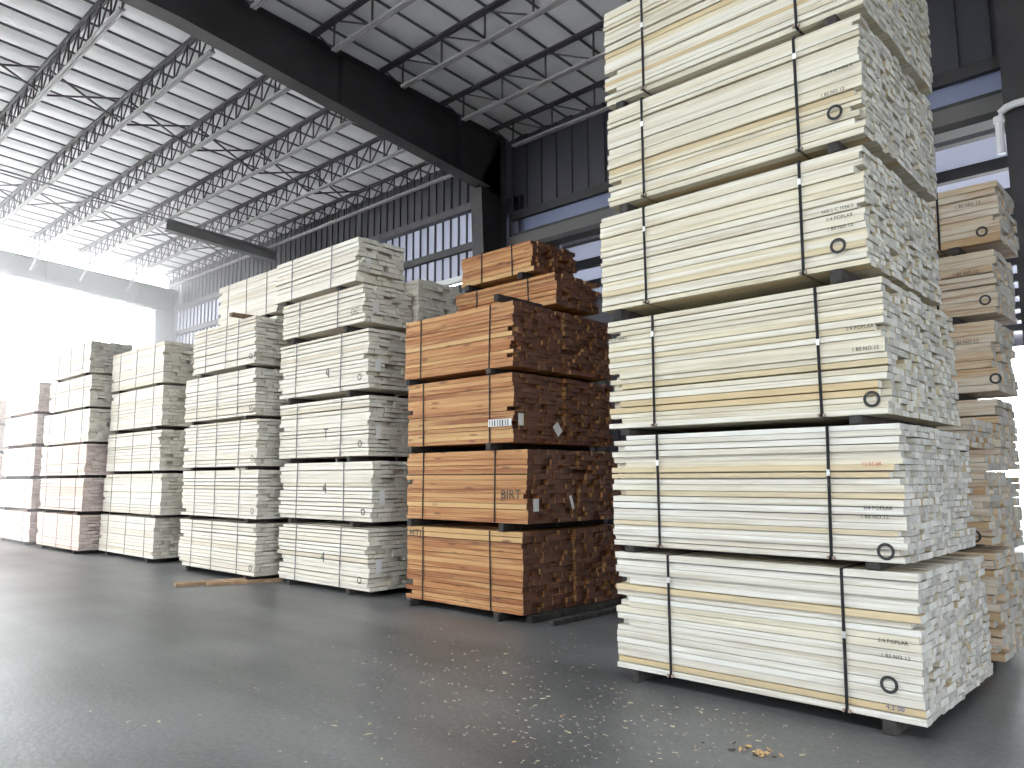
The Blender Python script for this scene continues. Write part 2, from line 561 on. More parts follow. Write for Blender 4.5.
# ------------------------------------------------------------------ rigid frames
def frame(xf, label, bot, drop):
    t = link('rigid_frame', None, None, (xf, Y_W, 0))
    tag(t, label, 'frame', 'rigid steel frames of the shed')
    inv = Vector((xf, Y_W, 0))

    def pb(name, mb_):
        mb_.v = [tuple(Vector(q) - inv) for q in mb_.v]
        return mb_.build(name, M['steel_dark'], t)
    ys = [Y_F + .4, 5.0, 12.3, Y_W - .1]
    wprof = [(y, z) for y, z in zip(ys, bot)] + [(y, deck_z(y) - drop) for y in ys[::-1]]
    pb('rafter_web', MB().prism([(xf - .012, y, z) for y, z in wprof], [(xf + .012, y, z) for y, z in wprof]))
    fl = MB()
    for i in range(2):
        fl.bar((xf, ys[i], bot[i]), (xf, ys[i + 1], bot[i + 1]), .34, .03)
    pb('bottom_flange', fl)
    pb('top_flange', MB().bar((xf, ys[0], deck_z(ys[0]) - drop + .015), (xf, ys[3], deck_z(ys[3]) - drop + .015), .34, .03))
    st = MB()
    for y in (-6, -1, 4.2, 8.2, 11.4):
        f = (y - ys[0]) / (ys[1] - ys[0]) if y < 5 else (y - 5) / 7.3
        zb = (bot[0] + f * (bot[1] - bot[0])) if y < 5 else (bot[1] + f * (bot[2] - bot[1]))
        st.box(xf - .15, xf + .15, y - .008, y + .008, zb + .02, deck_z(y) - drop)
    pb('stiffener', st)
    # tapered column
    a0, a1 = Y_W - .62, Y_W - 1.0
    w_ = [(a0, 0), (Y_W - .2, 0), (Y_W - .2, deck_z(Y_W) - drop), (a1, bot[3])]
    pb('column_web', MB().prism([(xf - .012, y, z) for y, z in w_], [(xf + .012, y, z) for y, z in w_]))
    pb('column_inner_flange', MB().bar((xf, a0, 0), (xf, a1, bot[3]), .36, .03, up=(0, 1, 0)))
    pb('column_outer_flange', MB().box(xf - .18, xf + .18, Y_W - .22, Y_W - .19, 0, deck_z(Y_W) - drop))
    pb('base_plate', MB().box(xf - .25, xf + .25, a0 - .1, Y_W - .15, 0, .03))
    return t


frame(X_F1, 'dark steel roof frame and column right behind the orange lumber stack', [10.12, 9.33, 8.45, 8.36], .1)
frame(X_F2, 'dark steel roof frame and column near the bright open end', [9.85, 8.86, 8.27, 8.2], .74)
# narrow wall column at the right edge
t = link('wall_column', None, None, (-1.75, 12.6, 0))
tag(t, 'dark steel wall column at the right edge of the view behind stacked boards', 'column')
MB().box(-.32, .32, -.2, -.17, 0, 9.7).build('flange', M['steel_dark'], t)
MB().box(-.32, .32, .17, .2, 0, 9.7).build('flange', M['steel_dark'], t)
MB().box(-.012, .012, -.17, .17, 0, 9.7).build('web', M['steel_dark'], t)
MB().box(-.4, .4, -.28, .28, 0, .02).build('base_plate', M['steel_dark'], t)
t = link('drain_pipe', None, None, (-2.0, 12.3, 6.3))
tag(t, 'white elbow pipe fixed to the right wall column', 'pipe')
MB().tube([(-.12, 0, -.1), (-.12, 0, .42), (-.09, 0, .5), (-.02, 0, .55), (.08, 0, .57), (1.4, 0, .57)], .055).build('pipe_run', M['pipe'], t)
MB().tube([(-.12, 0, .36), (-.12, 0, .44)], .072).build('collar', M['pipe'], t)


# ------------------------------------------------------------------ roof joists
def joist_proto(xa, xb, step, style):
    """bar joist along x, built at y=0, z=0 = top of the top chord; returns list of (name, mesh, loc)"""
    L = xb - xa
    parts = []
    h = .64
    parts.append(('top_chord', MB().box(xa, xb, -.065, -.01, -.05, 0).box(xa, xb, .01, .065, -.05, 0).mesh('top_chord', M['steel']), (0, 0, 0)))
    parts.append(('bottom_chord', MB().box(xa + .7, xb - .7, -.055, -.008, -h, -h + .045).box(xa + .7, xb - .7, .008, .055, -h, -h + .045).mesh('bottom_chord', M['steel_floor_lit']), (0, 0, 0)))
    n = int((L - 1.4) / step)
    s = (L - 1.4) / n
    hh = h - .06
    vm = MB().bar((0, 0, -.03), (0, 0, -h + .03), .028).mesh('web_post', M['steel'])
    d1 = MB().bar((0, 0, -h + .03), (s, 0, -.03), .026).mesh('web_diagonal', M['steel'])
    d2 = MB().bar((0, 0, -.03), (s, 0, -h + .03), .026).mesh('web_diagonal', M['steel'])
    e1 = MB().bar((-.6, 0, -.03), (0, 0, -h + .03), .028).mesh('web_diagonal', M['steel'])
    e2 = MB().bar((0, 0, -h + .03), (.6, 0, -.03), .028).mesh('web_diagonal', M['steel'])
    x0_ = xa + .7
    parts.append(('web_diagonal', e1, (x0_, 0, 0)))
    for i in range(n + 1):
        parts.append(('web_post', vm, (x0_ + i * s, 0, 0)))
        if i < n:
            parts.append(('web_diagonal', d1 if style == 'left' else d2, (x0_ + i * s, 0, 0)))
    parts.append(('web_diagonal', e2, (x0_ + n * s, 0, 0)))
    return parts


ORD = ['bottom', 'second', 'third', 'fourth', 'fifth', 'sixth', 'seventh', 'eighth', 'ninth', 'tenth', 'eleventh']


def joists(xa, xb, step, style, ys, where):
    parts = joist_proto(xa, xb, step, style)
    for i, y in enumerate(ys):
        t = link('bar_joist', None, None, (0, y, deck_z(y) - .055))
        n = 'nearest the back wall' if i == 0 else ORD[i] + ' from the back wall'
        tag(t, 'grey open-web steel roof joist %s, %s' % (where, n), 'joist', 'roof joists ' + where)
        for nm, me, loc in parts:
            link(nm, me, t, loc)


JL = [12.45, 10.85, 9.25, 7.65, 6.05, 4.45, 2.85, 1.25]
joists(X_F2 - .15, X_F1 - .19, .55, 'left', JL, 'in the bright middle bay')
joists(X_F1 + .19, -.4, 1.15, 'right', [12.3, 10.75, 9.1, 7.5, 5.9], 'in the dark near bay')

# cross bridging between joists and a long bottom-chord tie
for bx, bl in ((-17.6, 'nearer'), (-25.0, 'farther')):
    for i in range(len(JL) - 1):
        ya, yb = JL[i], JL[i + 1]
        za, zb = deck_z(ya) - .055, deck_z(yb) - .055
        t = link('cross_bridging', None, None, (bx, (ya + yb) / 2, (za + zb) / 2 - .32))
        tag(t, 'thin steel cross brace between roof joists, %s line, %s from the back wall' % (bl, 'first' if i == 0 else ORD[i]), 'brace', 'cross bracing between roof joists')
        o_ = Vector((bx, (ya + yb) / 2, (za + zb) / 2 - .32))
        MB().bar(Vector((bx, ya - .09, za - .05)) - o_, Vector((bx, yb + .09, zb - .6)) - o_, .035).build('brace_rod', M['steel'], t)
        MB().bar(Vector((bx + .04, ya - .09, za - .6)) - o_, Vector((bx + .04, yb + .09, zb - .05)) - o_, .035).build('brace_rod', M['steel'], t)
tie = MB().bar((-22.6, 0.5, deck_z(.5) - .72), (-22.6, 9.3, deck_z(9.3) - .72), .035).build('tie_rod', M['steel'])
tag(tie, 'thin steel tie line running under the middle bay joists', 'rod')
t = link('hung_beam', None, None, (-22.6, 11.0, deck_z(11) - .73))
tag(t, 'short dark steel beam hung below the roof joists in the middle bay', 'beam')
sl = -.06
for nm, wd, zz, ht in (('flange', .26, -.015, .03), ('web', .03, -.17, .28), ('flange', .26, -.325, .03)):
    MB().bar((0, -1.85, zz - sl * 1.85), (0, 1.7, zz + sl * 1.7), wd, ht).build(nm, M['steel_dark'], t)

# diagonal flange braces from joists to the far frame
for i, y in enumerate(JL[1:6]):
    za = deck_z(y) - .74
    o = MB().bar((X_F2 + 1.2, y, za), (X_F2 + .21, y, za - .45), .06).build('flange_brace', M['steel_light'])
    tag(o, 'pale steel knee brace on the far roof frame, %s from the back wall' % ('first' if i == 0 else ORD[i]), 'brace', 'knee braces on the far frame')

# ------------------------------------------------------------------ lean-to seen through the opening of the right bay
lt = struct(link('ceiling_lean_to', None))


def lz(y):
    return 7.15 - .045 * (y - 13)


pnl = MB().prism([(-12, 0, .0), (12, 0, .0), (12, 0, .03), (-12, 0, .03)], [(-12, 1.48, -.0666), (12, 1.48, -.0666), (12, 1.48, -.0366), (-12, 1.48, -.0366)]).mesh('roof_panel', M['roof_light'])
prl = MB().box(-12, 12, -.03, .03, -.2, -.0).box(-12, 12, -.08, .08, -.22, -.2).mesh('purlin', M['steel_dark'])
for i in range(11):
    yy = Y_W + .35 + i * 1.5
    link('roof_panel', pnl, lt, (-1, yy, lz(yy)))
    link('purlin', prl, lt, (-1, yy, lz(yy)))
struct(MB().box(-13, -7, 29.95, 30.1, 0, 6.6).box(-1, 11, 29.95, 30.1, 0, 6.6).box(-7, -1, 29.95, 30.1, 6.0, 6.6).box(11, 11.15, 13, 30, 0, 7.2).box(-13.15, -13, 13, 30, 0, 7.2).build('added_wall_lean_to', M['wall_dark']))  # walls added around the lean-to to cut the light coming through it
for i in range(3):
    o = MB().box(-.12, .12, -.12, .12, 0, lz(29.5) - .4).build('lean_to_post', M['steel_dark'])
    o.location = (-12 + 10 * i, 29.6, 0)
    tag(o, ['dark lean-to post far behind the orange stack', 'dark lean-to post behind the tall nearest stack', 'dark lean-to post beyond the right edge'][i], 'post')


# ------------------------------------------------------------------ lumber
def board_mesh(name, m, bow=0.0, seg=2):
    """unit board: x -.5..5, y -.5..5, z 0..1, chamfered long edges"""
    cy, cz = .018, .10
    prof = [(-.5, cz), (-.5 + cy, 0), (.5 - cy, 0), (.5, cz), (.5, 1 - cz), (.5 - cy, 1), (-.5 + cy, 1), (-.5, 1 - cz)]
    me_ = MB()
    for i in range(seg + 1):
        x_ = -.5 + i / seg
        dy = bow * (1 - (2 * x_) ** 2)
        me_.v += [(x_, y + dy, z) for y, z in prof]
    for i in range(seg):
        for k in range(8):
            k2 = (k + 1) % 8
            me_.f.append((i * 8 + k, i * 8 + k2, (i + 1) * 8 + k2, (i + 1) * 8 + k)[::-1])
    me_.f.append(tuple(range(8)))
    me_.f.append(tuple(range(seg * 8, seg * 8 + 8))[::-1])
    return me_.mesh(name, m)


BM = {}
for k in ('poplar', 'warm', 'pale', 'cream', 'pink', 'cedar', 'knotty'):
    BM[k] = [board_mesh('board', M[k], b_) for b_ in (0, .012, -.012)]


def text_mesh(txt, size, m, squash=1.0):
    cu = bpy.data.curves.new('lettering', 'FONT')
    cu.body = txt
    cu.size = size
    cu.extrude = .0006
    cu.align_x = 'CENTER'
    cu.align_y = 'CENTER'
    cu.space_character = 1.05
    cu.resolution_u = 2
    o = bpy.data.objects.new('lettering', cu)
    COL.objects.link(o)
    dg = bpy.context.evaluated_depsgraph_get()
    me_ = bpy.data.meshes.new_from_object(o.evaluated_get(dg))
    bpy.data.objects.remove(o)
    bpy.data.curves.remove(cu)
    me_.materials.clear()
    me_.materials.append(m)
    return me_


def ring_mesh(ro, ri, m, seg=20):
    r_ = MB()
    for y in (0, -.002):
        for rr in (ro, ri):
            for k in range(seg):
                a = 2 * math.pi * k / seg
                r_.v.append((rr * math.cos(a), y, rr * math.sin(a)))
    o0, i0, o1, i1 = 0, seg, 2 * seg, 3 * seg
    for k in range(seg):
        j = (k + 1) % seg
        r_.f += [(o0 + k, o0 + j, i0 + j, i0 + k), (o1 + k, i1 + k, i1 + j, o1 + j),
                 (o0 + k, o1 + k, o1 + j, o0 + j), (i0 + k, i0 + j, i1 + j, i1 + k)]
    return r_.mesh('ring_mark', m)


RING = ring_mesh(.058, .038, M['ink'])
RING_S = ring_mesh(.05, .036, M['ink'])


def bundle(name, label, group, x0, x1, y0, y1, z0, z1, sp, layers, straps=(), strap_m='strap', joined=False,
           wmin=.09, wmax=.2, notch=.22, notch_len=.13, rag=.012, rag_big=.10, front_j=.010, yaw=0.0, gap=.05, guards=False, cat='lumber bundle'):
    t = link(name, None, None, ((x0 + x1) / 2, (y0 + y1) / 2, z0))
    t.rotation_euler.z = yaw
    tag(t, label, cat, group)
    Lx, Wy, Hz = x1 - x0, y1 - y0, z1 - z0
    lh = [random.uniform(.82, 1.18) for _ in range(layers)]
    s = Hz / sum(lh)
    z = 0
    acc = MB()
    for li in range(layers):
        th = lh[li] * s
        y = -Wy / 2
        first = True
        while y < Wy / 2 - .02:
            wd = random.uniform(wmin, wmax)
            if y + wd > Wy / 2 - wmin * .6:
                wd = Wy / 2 - y
            a = -Lx / 2 + abs(random.gauss(0, rag * .6))
            e = Lx / 2 - abs(random.gauss(0, rag))
            if random.random() < notch:
                a += notch_len * random.uniform(.9, 1.05)
            if random.random() < .12 and li not in (0, layers - 1):
                e -= random.uniform(.3, 1) * rag_big
            ya, yb = y, y + wd - random.uniform(.001, .006)
            if first:
                ya += random.random() ** 2 * front_j
                first = False
            t_ = th * random.uniform(1 - 2.2 * gap, 1 - .15 * gap)
            if random.random() < .12:
                t_ *= .86
            if joined:
                acc.box(a, e, ya, yb, z, z + t_)
            else:
                o = bpy.data.objects.new('board', random.choice(BM[sp]))
                o.parent = t
                o.location = ((a + e) / 2, (ya + yb) / 2, z)
                o.scale = (e - a, yb - ya, t_)
                COL.objects.link(o)
            y += wd
        z += th
    if joined:
        o = acc.build('boards', M[sp], t)
        o['kind'] = 'stuff'
    sw, st_ = .011, .0045
    for sx in straps:
        sx = sx - (x0 + x1) / 2
        lean = random.uniform(-.012, .012)
        q = MB()
        yf, yk = -Wy / 2, Wy / 2
        q.prism([(sx - sw + lean, yf - st_, 0), (sx + sw + lean, yf - st_, 0), (sx + sw + lean, yf, 0), (sx - sw + lean, yf, 0)],
                [(sx - sw - lean, yf - st_, Hz), (sx + sw - lean, yf - st_, Hz), (sx + sw - lean, yf, Hz), (sx - sw - lean, yf, Hz)])
        q.box(sx - sw, sx + sw, yk, yk + st_, 0, Hz)
        q.box(sx - sw - lean, sx + sw - lean, yf - st_, yk + st_, Hz - st_, Hz)
        q.box(sx - sw + lean, sx + sw + lean, yf - st_, yk + st_, 0, .002)
        so = q.build('strap', M[strap_m], t)
        if guards:
            MB().box(sx - .027 + lean, sx - sw + lean - .002, yf - .022, yf - .001, .001, .022).box(sx + sw + lean + .002, sx + .027 + lean, yf - .022, yf - .001, .001, .022).build('strap_guard', M['guard'], so)
            zz = Hz * random.uniform(.5, .9)
            MB().box(sx - .013, sx + .013, yf - st_ - .004, yf - st_, zz, zz + .045).build('buckle', M['buckle'], so)
    return t


def on_front(t, me_, name, wx, wz, y0, dy=.003, tilt=0.0):
    """put a flat print on the front (-y) face, at world x, z"""
    o = link(name, me_, t)
    o.location = (wx - t.location.x, y0 - t.location.y - dy, wz - t.location.z)
    o.rotation_euler = (0, tilt, 0)
    return o


def lettering(t, txt, wx, wz, y0, size=.036, m='ink', name='stencil_lettering', tilt=0.0):
    o = on_front(t, text_mesh(txt, size, M[m]), name, wx, wz, y0)
    o.rotation_euler = (H, tilt, 0)
    return o


def end_tag(t, y, z, x1, w_=.09, h_=.11):
    o = MB().box(0, .002, -w_ / 2, w_ / 2, -h_ / 2, h_ / 2).build('paper_tag', M['paper'], t)
    o.location = (x1 - t.location.x + .004, y - t.location.y, z - t.location.z)
    return o


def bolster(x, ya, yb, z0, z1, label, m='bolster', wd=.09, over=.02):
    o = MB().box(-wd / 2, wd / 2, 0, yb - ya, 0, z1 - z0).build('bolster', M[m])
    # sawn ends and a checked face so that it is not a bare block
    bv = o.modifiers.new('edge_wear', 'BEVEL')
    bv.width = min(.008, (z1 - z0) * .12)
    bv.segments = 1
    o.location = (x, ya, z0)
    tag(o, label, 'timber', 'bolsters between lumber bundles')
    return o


def tier_word(i, n):
    return 'bottom' if i == 0 else ('top' if i == n - 1 else ORD[i] + ' from the floor')


# ---- tall nearest stack, two bundles deep
near = [(-4.06, -1.63, 5.62, .10, 1.068), (-4.08, -1.68, 5.62, 1.125, 2.07), (-4.11, -1.74, 5.63, 2.135, 3.10),
        (-4.16, -1.81, 5.61, 3.205, 4.085), (-4.06, -1.78, 5.61, 4.165, 5.09), (-4.10, -1.76, 5.64, 5.17, 6.10)]
nstrap = [(-3.53, -2.13), (-3.605, -2.18), (-3.63, -2.21), (-3.675, -2.28), (-3.67, -2.27), (-3.665, -2.26)]
lay = [19, 20, 20, 19, 20, 20]
NT = []
for i, (a, e, y, z0, z1) in enumerate(near):
    t = bundle('lumber_bundle', 'cream poplar bundle, tall nearest stack, aisle side, %s' % tier_word(i, 6),
               'poplar bundles of the tall nearest stack', a, e, y, y + .925, z0, z1, 'poplar' if i < 2 else 'warm', lay[i], nstrap[i], guards=True,
               notch=(.2, .2, .14, .1, .08, .08)[i], front_j=.026, gap=.075, wmin=.065, wmax=.15, rag=.013, rag_big=.10)
    NT.append(t)
    bundle('lumber_bundle', 'cream poplar bundle, tall nearest stack, side away from aisle, %s' % tier_word(i, 6),
           'poplar bundles of the tall nearest stack', a - .02, e - .012, y + .945, y + 1.87, z0, z1 - .01, 'poplar' if i < 2 else 'warm', lay[i], nstrap[i], wmin=.065, wmax=.15, rag=.013, rag_big=.10, gap=.085)
    zb0 = near[i - 1][4] if i else 0.0
    for k, (bx, nm) in enumerate(((a + .16, 'left'), (e - .24, 'right'))):
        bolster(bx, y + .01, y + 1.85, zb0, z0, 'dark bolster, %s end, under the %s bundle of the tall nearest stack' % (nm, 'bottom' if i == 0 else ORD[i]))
Y0 = 5.62
for i, (rx, rz) in enumerate([(-1.85, .33), (-1.82, 1.20), (-1.855, 2.24), (-2.02, 3.37), (-1.99, 4.38)]):
    on_front(NT[i], RING, 'ring_mark', rx, rz, near[i][2])
lettering(NT[0], '3/4 POPLAR', -1.81, .61, Y0); lettering(NT[0], '1 BS NO 12', -1.80, .515, Y0)
lettering(NT[0], '4.2 00', -1.82, .185, Y0, .045, 'ink_blue', 'blue_lettering')
lettering(NT[1], '3/4 POPLAR', -1.855, 1.49, Y0); lettering(NT[1], '1 BS NO 12', -1.88, 1.43, Y0)
lettering(NT[1], '11.07.0R', -1.88, 1.79, Y0, .036, 'ink_red', 'red_lettering')
lettering(NT[2], '3/4 POPLAR', -1.91, 2.755, 5.63); lettering(NT[2], '1 BS NO 12', -1.88, 2.60, 5.63)
lettering(NT[2], 'NO 5 10MFS', -4.0, 2.93, 5.63, .036)
lettering(NT[3], 'NO 1 C 1056 S', -2.01, 3.645, 5.61, .034); lettering(NT[3], '3/4 POPLAR', -2.0, 3.58, 5.61); lettering(NT[3], '1 BS NO 12', -2.0, 3.505, 5.61)
lettering(NT[4], 'NO 1 C 1056 S', -1.96, 4.70, 5.61, .034); lettering(NT[4], '1 BS NO 12', -2.0, 4.54, 5.61, .034)

# ---- orange cedar stack, two bundles deep
org = [(-8.47, -6.30, .10, 1.06), (-8.48, -6.22, 1.16, 2.05), (-8.49, -6.44, 2.14, 3.00), (-8.56, -6.44, 3.08, 3.90)]
OT = []
for i, (a, e, z0, z1) in enumerate(org):
    ss = (a + .35, e - .55 if i in (0, 1) else e - .42)
    t = bundle('lumber_bundle', 'orange cedar bundle, aisle side of the orange stack, %s' % ('bottom' if i == 0 else ORD[i] + ' from the floor'),
               'orange cedar bundles', a, e, 6.88, 7.82, z0, z1, 'cedar', 15, ss, wmin=.08, wmax=.16, notch=.05, rag=.02, gap=.06, front_j=.016)
    OT.append(t)
    bundle('lumber_bundle', 'orange cedar bundle, orange stack side away from aisle, %s' % ('bottom' if i == 0 else ORD[i] + ' from the floor'),
           'orange cedar bundles', a, e + .02, 7.86, 8.92, z0, z1, 'cedar', 15, ss, wmin=.08, wmax=.16, notch=.05, rag=.03, gap=.07)
    zb0 = org[i - 1][3] if i else 0.0
    for bx, nm in ((a + .12, 'left'), (e - .40, 'right')):
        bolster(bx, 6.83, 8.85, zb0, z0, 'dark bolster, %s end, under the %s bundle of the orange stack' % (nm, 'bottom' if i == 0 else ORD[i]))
t5 = bundle('lumber_bundle', 'shallow orange cedar bundle, far half of the orange stack, second from the top', 'orange cedar bundles', -8.36, -6.39, 7.66, 8.6, 3.98, 4.41, 'cedar', 7, (-7.9, -6.9), wmin=.08, wmax=.16, notch=.03, rag=.03, rag_big=.3, gap=.08)
t6 = bundle('lumber_bundle', 'topmost shallow orange cedar bundle with ragged ends on the orange stack', 'orange cedar bundles', -8.24, -6.79, 7.66, 8.6, 4.50, 4.95, 'cedar', 7, (-7.8, -7.2), wmin=.08, wmax=.16, notch=.03, rag=.04, rag_big=.3, gap=.08)
for bx, nm in ((-8.2, 'left'), (-6.85, 'right')):
    bolster(bx, 7.62, 8.65, 3.90, 3.98, 'dark wooden bolster at the %s end under the second orange bundle from the top' % nm)
for bx, nm in ((-8.05, 'left'), (-7.0, 'right')):
    bolster(bx, 7.60, 8.65, 4.41, 4.50, 'dark wooden bolster at the %s end under the topmost orange bundle' % nm)
bolster(-6.62, 6.75, 7.60, 3.90, 3.98, 'loose grey bolster sticking out on top of the fourth orange bundle', 'bolster')
bolster(-6.33, 7.0, 9.0, 0, .09, 'long black bolster lying on the floor beside the orange stack corner')
bolster(-6.02, 7.05, 8.75, 0, .06, 'thin black timber lying on the floor between the orange and nearest stacks', wd=.07)
end_tag(OT[1], 7.02, 1.38, -6.22, .10, .15); end_tag(OT[2], 7.0, 2.42, -6.44, .10, .15)
tw = end_tag(OT[1], 7.70, 1.4, -6.22, .05, .18); tw.rotation_euler.x = .35
tw = end_tag(OT[2], 7.70, 2.33, -6.44, .12, .16); tw.rotation_euler.x = .7
on_front(OT[2], MB().box(-.20, .20, -.002, 0, -.04, .05).mesh('paper_tag', M['paper']), 'paper_tag', -6.68, 2.38, 6.88)
lettering(OT[1], 'BIRT', -6.5, 1.5, 6.88, .16, 'ink')
lettering(OT[0], 'MTI', -8.28, .96, 6.88, .15, 'ink')
for k in range(8):
    on_front(OT[2], MB().box(-.006 - (k % 3) * .004, .006, -.001, 0, -.035, .04).mesh('bar_mark', M['ink']), 'bar_mark', -6.85 + k * .045, 2.38, 6.875)

# ---- pale stack left of the orange one
w5 = [(-11.78, -9.27, .09, .985), (-11.80, -9.22, 1.075, 1.965), (-11.85, -9.33, 2.04, 2.945), (-11.93, -9.37, 3.05, 3.965), (-11.87, -9.49, 4.07, 4.66), (-12.15, -9.70, 4.74, 5.44)]
WT = []
for i, (a, e, z0, z1) in enumerate(w5):
    ss = (a + .55, e - .72)
    t = bundle('lumber_bundle', 'pale white board bundle, left neighbour stack of the orange one, %s' % tier_word(i, 6),
               'pale bundles left of the orange stack', a, e, 6.85, 7.78, z0, z1, 'knotty' if False else 'pale', 14 if i < 4 else 9, ss, 'strap_grey',
               wmin=.10, wmax=.24, notch=.08, rag=.03, rag_big=.12, gap=.11, front_j=.035)
    WT.append(t)
    zb0 = w5[i - 1][3] if i else 0.0
    for bx, nm in ((a + .3, 'left'), (e - .55, 'right')):
        bolster(bx, 6.88, 7.75, zb0, z0, 'dark bolster, %s end, under the %s bundle left of the orange stack' % (nm, 'bottom' if i == 0 else ORD[i]))
for i, (z, s_) in enumerate(((.5, '4'), (1.55, '4'), (2.4, 'T'), (3.4, 'q'))):
    lettering(WT[i], s_, -10.45, z, 6.85, .22, 'ink', 'chalk_mark')
    end_tag(WT[i], 7.02, w5[i][2] + .35, w5[i][1], .10, .2)
for i, z in ((0, .24), (1, 1.22), (2, 2.22), (3, 3.22)):
    on_front(WT[i], RING_S, 'ring_mark', w5[i][1] - .22, z, 6.85)
lettering(WT[4], 'OC', -9.75, 4.25, 6.85, .14, 'ink', 'chalk_mark')
end_tag(WT[4], 7.05, 4.3, -9.49, .12, .16); end_tag(WT[5], 7.05, 5.05, -9.70, .10, .12)

# back-row stacks behind it
back5 = [(-11.9, -9.4, .09 + .98 * i, .98 * (i + 1)) for i in range(5)]
for i, (a, e, z0, z1) in enumerate(back5):
    bundle('lumber_bundle', 'pale back-row bundle behind the stack left of orange, %s' % tier_word(i, 5), 'back row pale bundles',
           a, e, 7.83, 8.76, z0, z1, 'pale', 13, (a + .6, e - .7), 'strap_grey', wmin=.1, wmax=.22, rag=.03, rag_big=.15, gap=.07, joined=(i < 3))
    zb0 = back5[i - 1][3] if i else 0.0
    for bx, nm in ((a + .4, 'left'), (e - .5, 'right')):
        bolster(bx, 7.86, 8.72, zb0, z0, 'dark bolster, %s end, under the %s back-row bundle left of orange' % (nm, 'bottom' if i == 0 else ORD[i]))
back4 = [(-16.25, -13.72, .09 + .985 * i, .985 * (i + 1)) for i in range(6)]
for i, (a, e, z0, z1) in enumerate(back4):
    bundle('lumber_bundle', 'white bundle of the high back-row stack, %s' % tier_word(i, 6), 'high back row bundles',
           a, e, 7.8, 8.73, z0, z1, 'pale', 13, (a + .45, a + 1.25, e - .45), 'strap_grey', gap=.07, joined=True)
    zb0 = back4[i - 1][3] if i else 0.0
    for bx, nm in ((a + .4, 'left'), (e - .5, 'right')):
        bolster(bx, 7.83, 8.7, zb0, z0, 'dark bolster, %s end, under the %s bundle of the high back-row stack' % (nm, 'bottom' if i == 0 else ORD[i]))

# ---- cream stack
w4 = [(-14.98, -12.06, .10, .955), (-14.94, -12.06, 1.035, 1.86), (-14.95, -12.13, 1.925, 2.74), (-15.0, -12.25, 2.80, 3.62), (-14.73, -12.31, 3.70, 4.54)]
for i, (a, e, z0, z1) in enumerate(w4):
    t = bundle('lumber_bundle', 'cream three-strap bundle, second stack left of orange, %s' % tier_word(i, 5), 'cream three-strap bundles',
               a, e, 6.6, 7.53, z0, z1, 'cream', 13, (a + .55, a + 1.35, e - .62), 'strap_grey', wmin=.12, wmax=.26, rag=.02, notch=.15, notch_len=.2, gap=.09, front_j=.028)
    on_front(t, RING_S, 'ring_mark', e - .14, z0 + .13, 6.6)
    zb0 = w4[i - 1][3] if i else 0.0
    for bx, nm in ((a + .3, 'left'), (e - .4, 'right')):
        bolster(bx, 6.64, 7.5, zb0, z0, 'dark bolster, %s end, under the %s bundle of the cream three-strap stack' % (nm, 'bottom' if i == 0 else ORD[i]))
bolster(-12.75, 6.35, 7.4, 4.54, 4.61, 'loose bolster left lying on top of the cream three-strap stack', 'bolster_brown', wd=.12)
o = MB().box(-.09, .09, -.55, .55, 0, .045).build('loose_plank', M['plank']); o.location = (-12.55, 6.1, 0); o.rotation_euler.z = -.25
tag(o, 'tan loose plank on the floor in front of the cream stack, nearer one', 'plank')
o = MB().box(-.07, .07, -.6, .6, 0, .045).build('loose_plank', M['plank']); o.location = (-12.17, 6.5, 0); o.rotation_euler.z = -.33
tag(o, 'tan loose plank on the floor tucked against the corner of the cream stack', 'plank')

# ---- farther stacks to the left (their boards are too thin to pick apart)
s3 = [(-19.4, -16.35, .09, .91), (-19.3, -16.1, .98, 1.83), (-19.22, -16.25, 1.89, 2.74), (-19.15, -16.25, 2.82, 3.67), (-19.2, -16.3, 3.73, 4.6)]
for i, (a, e, z0, z1) in enumerate(s3):
    bundle('lumber_bundle', 'washed-out white bundle of the third stack left of orange, %s' % tier_word(i, 5), 'white bundles third left of orange',
           a, e, 6.7, 7.63, z0, z1, 'cream', 12, (a + .5, (a + e) / 2, e - .5), 'strap_grey', joined=True, rag=.02, gap=.07, notch=.1)
    zb0 = s3[i - 1][3] if i else 0.0
    for bx, nm in ((a + .4, 'left'), (e - .4, 'right')):
        bolster(bx, 6.73, 7.6, zb0, z0, 'dark bolster, %s end, under %s bundle of third stack left of orange' % (nm, 'bottom' if i == 0 else ORD[i]))
s2 = [(-22.6, -19.48, .09, .89), (-22.55, -19.42, .98, 1.74), (-22.65, -19.35, 1.81, 2.53), (-22.6, -19.27, 2.58, 3.34), (-22.3, -19.3, 3.40, 4.14), (-22.2, -19.45, 4.21, 4.95)]
for i, (a, e, z0, z1) in enumerate(s2):
    bundle('lumber_bundle', 'pinkish board bundle of the fourth stack left of orange, %s' % tier_word(i, 6), 'pinkish bundles',
           a, e, 6.3, 7.23, z0, z1, 'pink' if i < 3 else 'cream', 11, (a + .5, (a + e) / 2, e - .5), 'strap_grey', joined=True, rag=.02, gap=.07, notch=.1)
    zb0 = s2[i - 1][3] if i else 0.0
    for bx, nm in ((a + .4, 'left'), (e - .4, 'right')):
        bolster(bx, 6.33, 7.2, zb0, z0, 'dark bolster at the %s end under the %s bundle of the pinkish stack' % (nm, 'bottom' if i == 0 else ORD[i]))
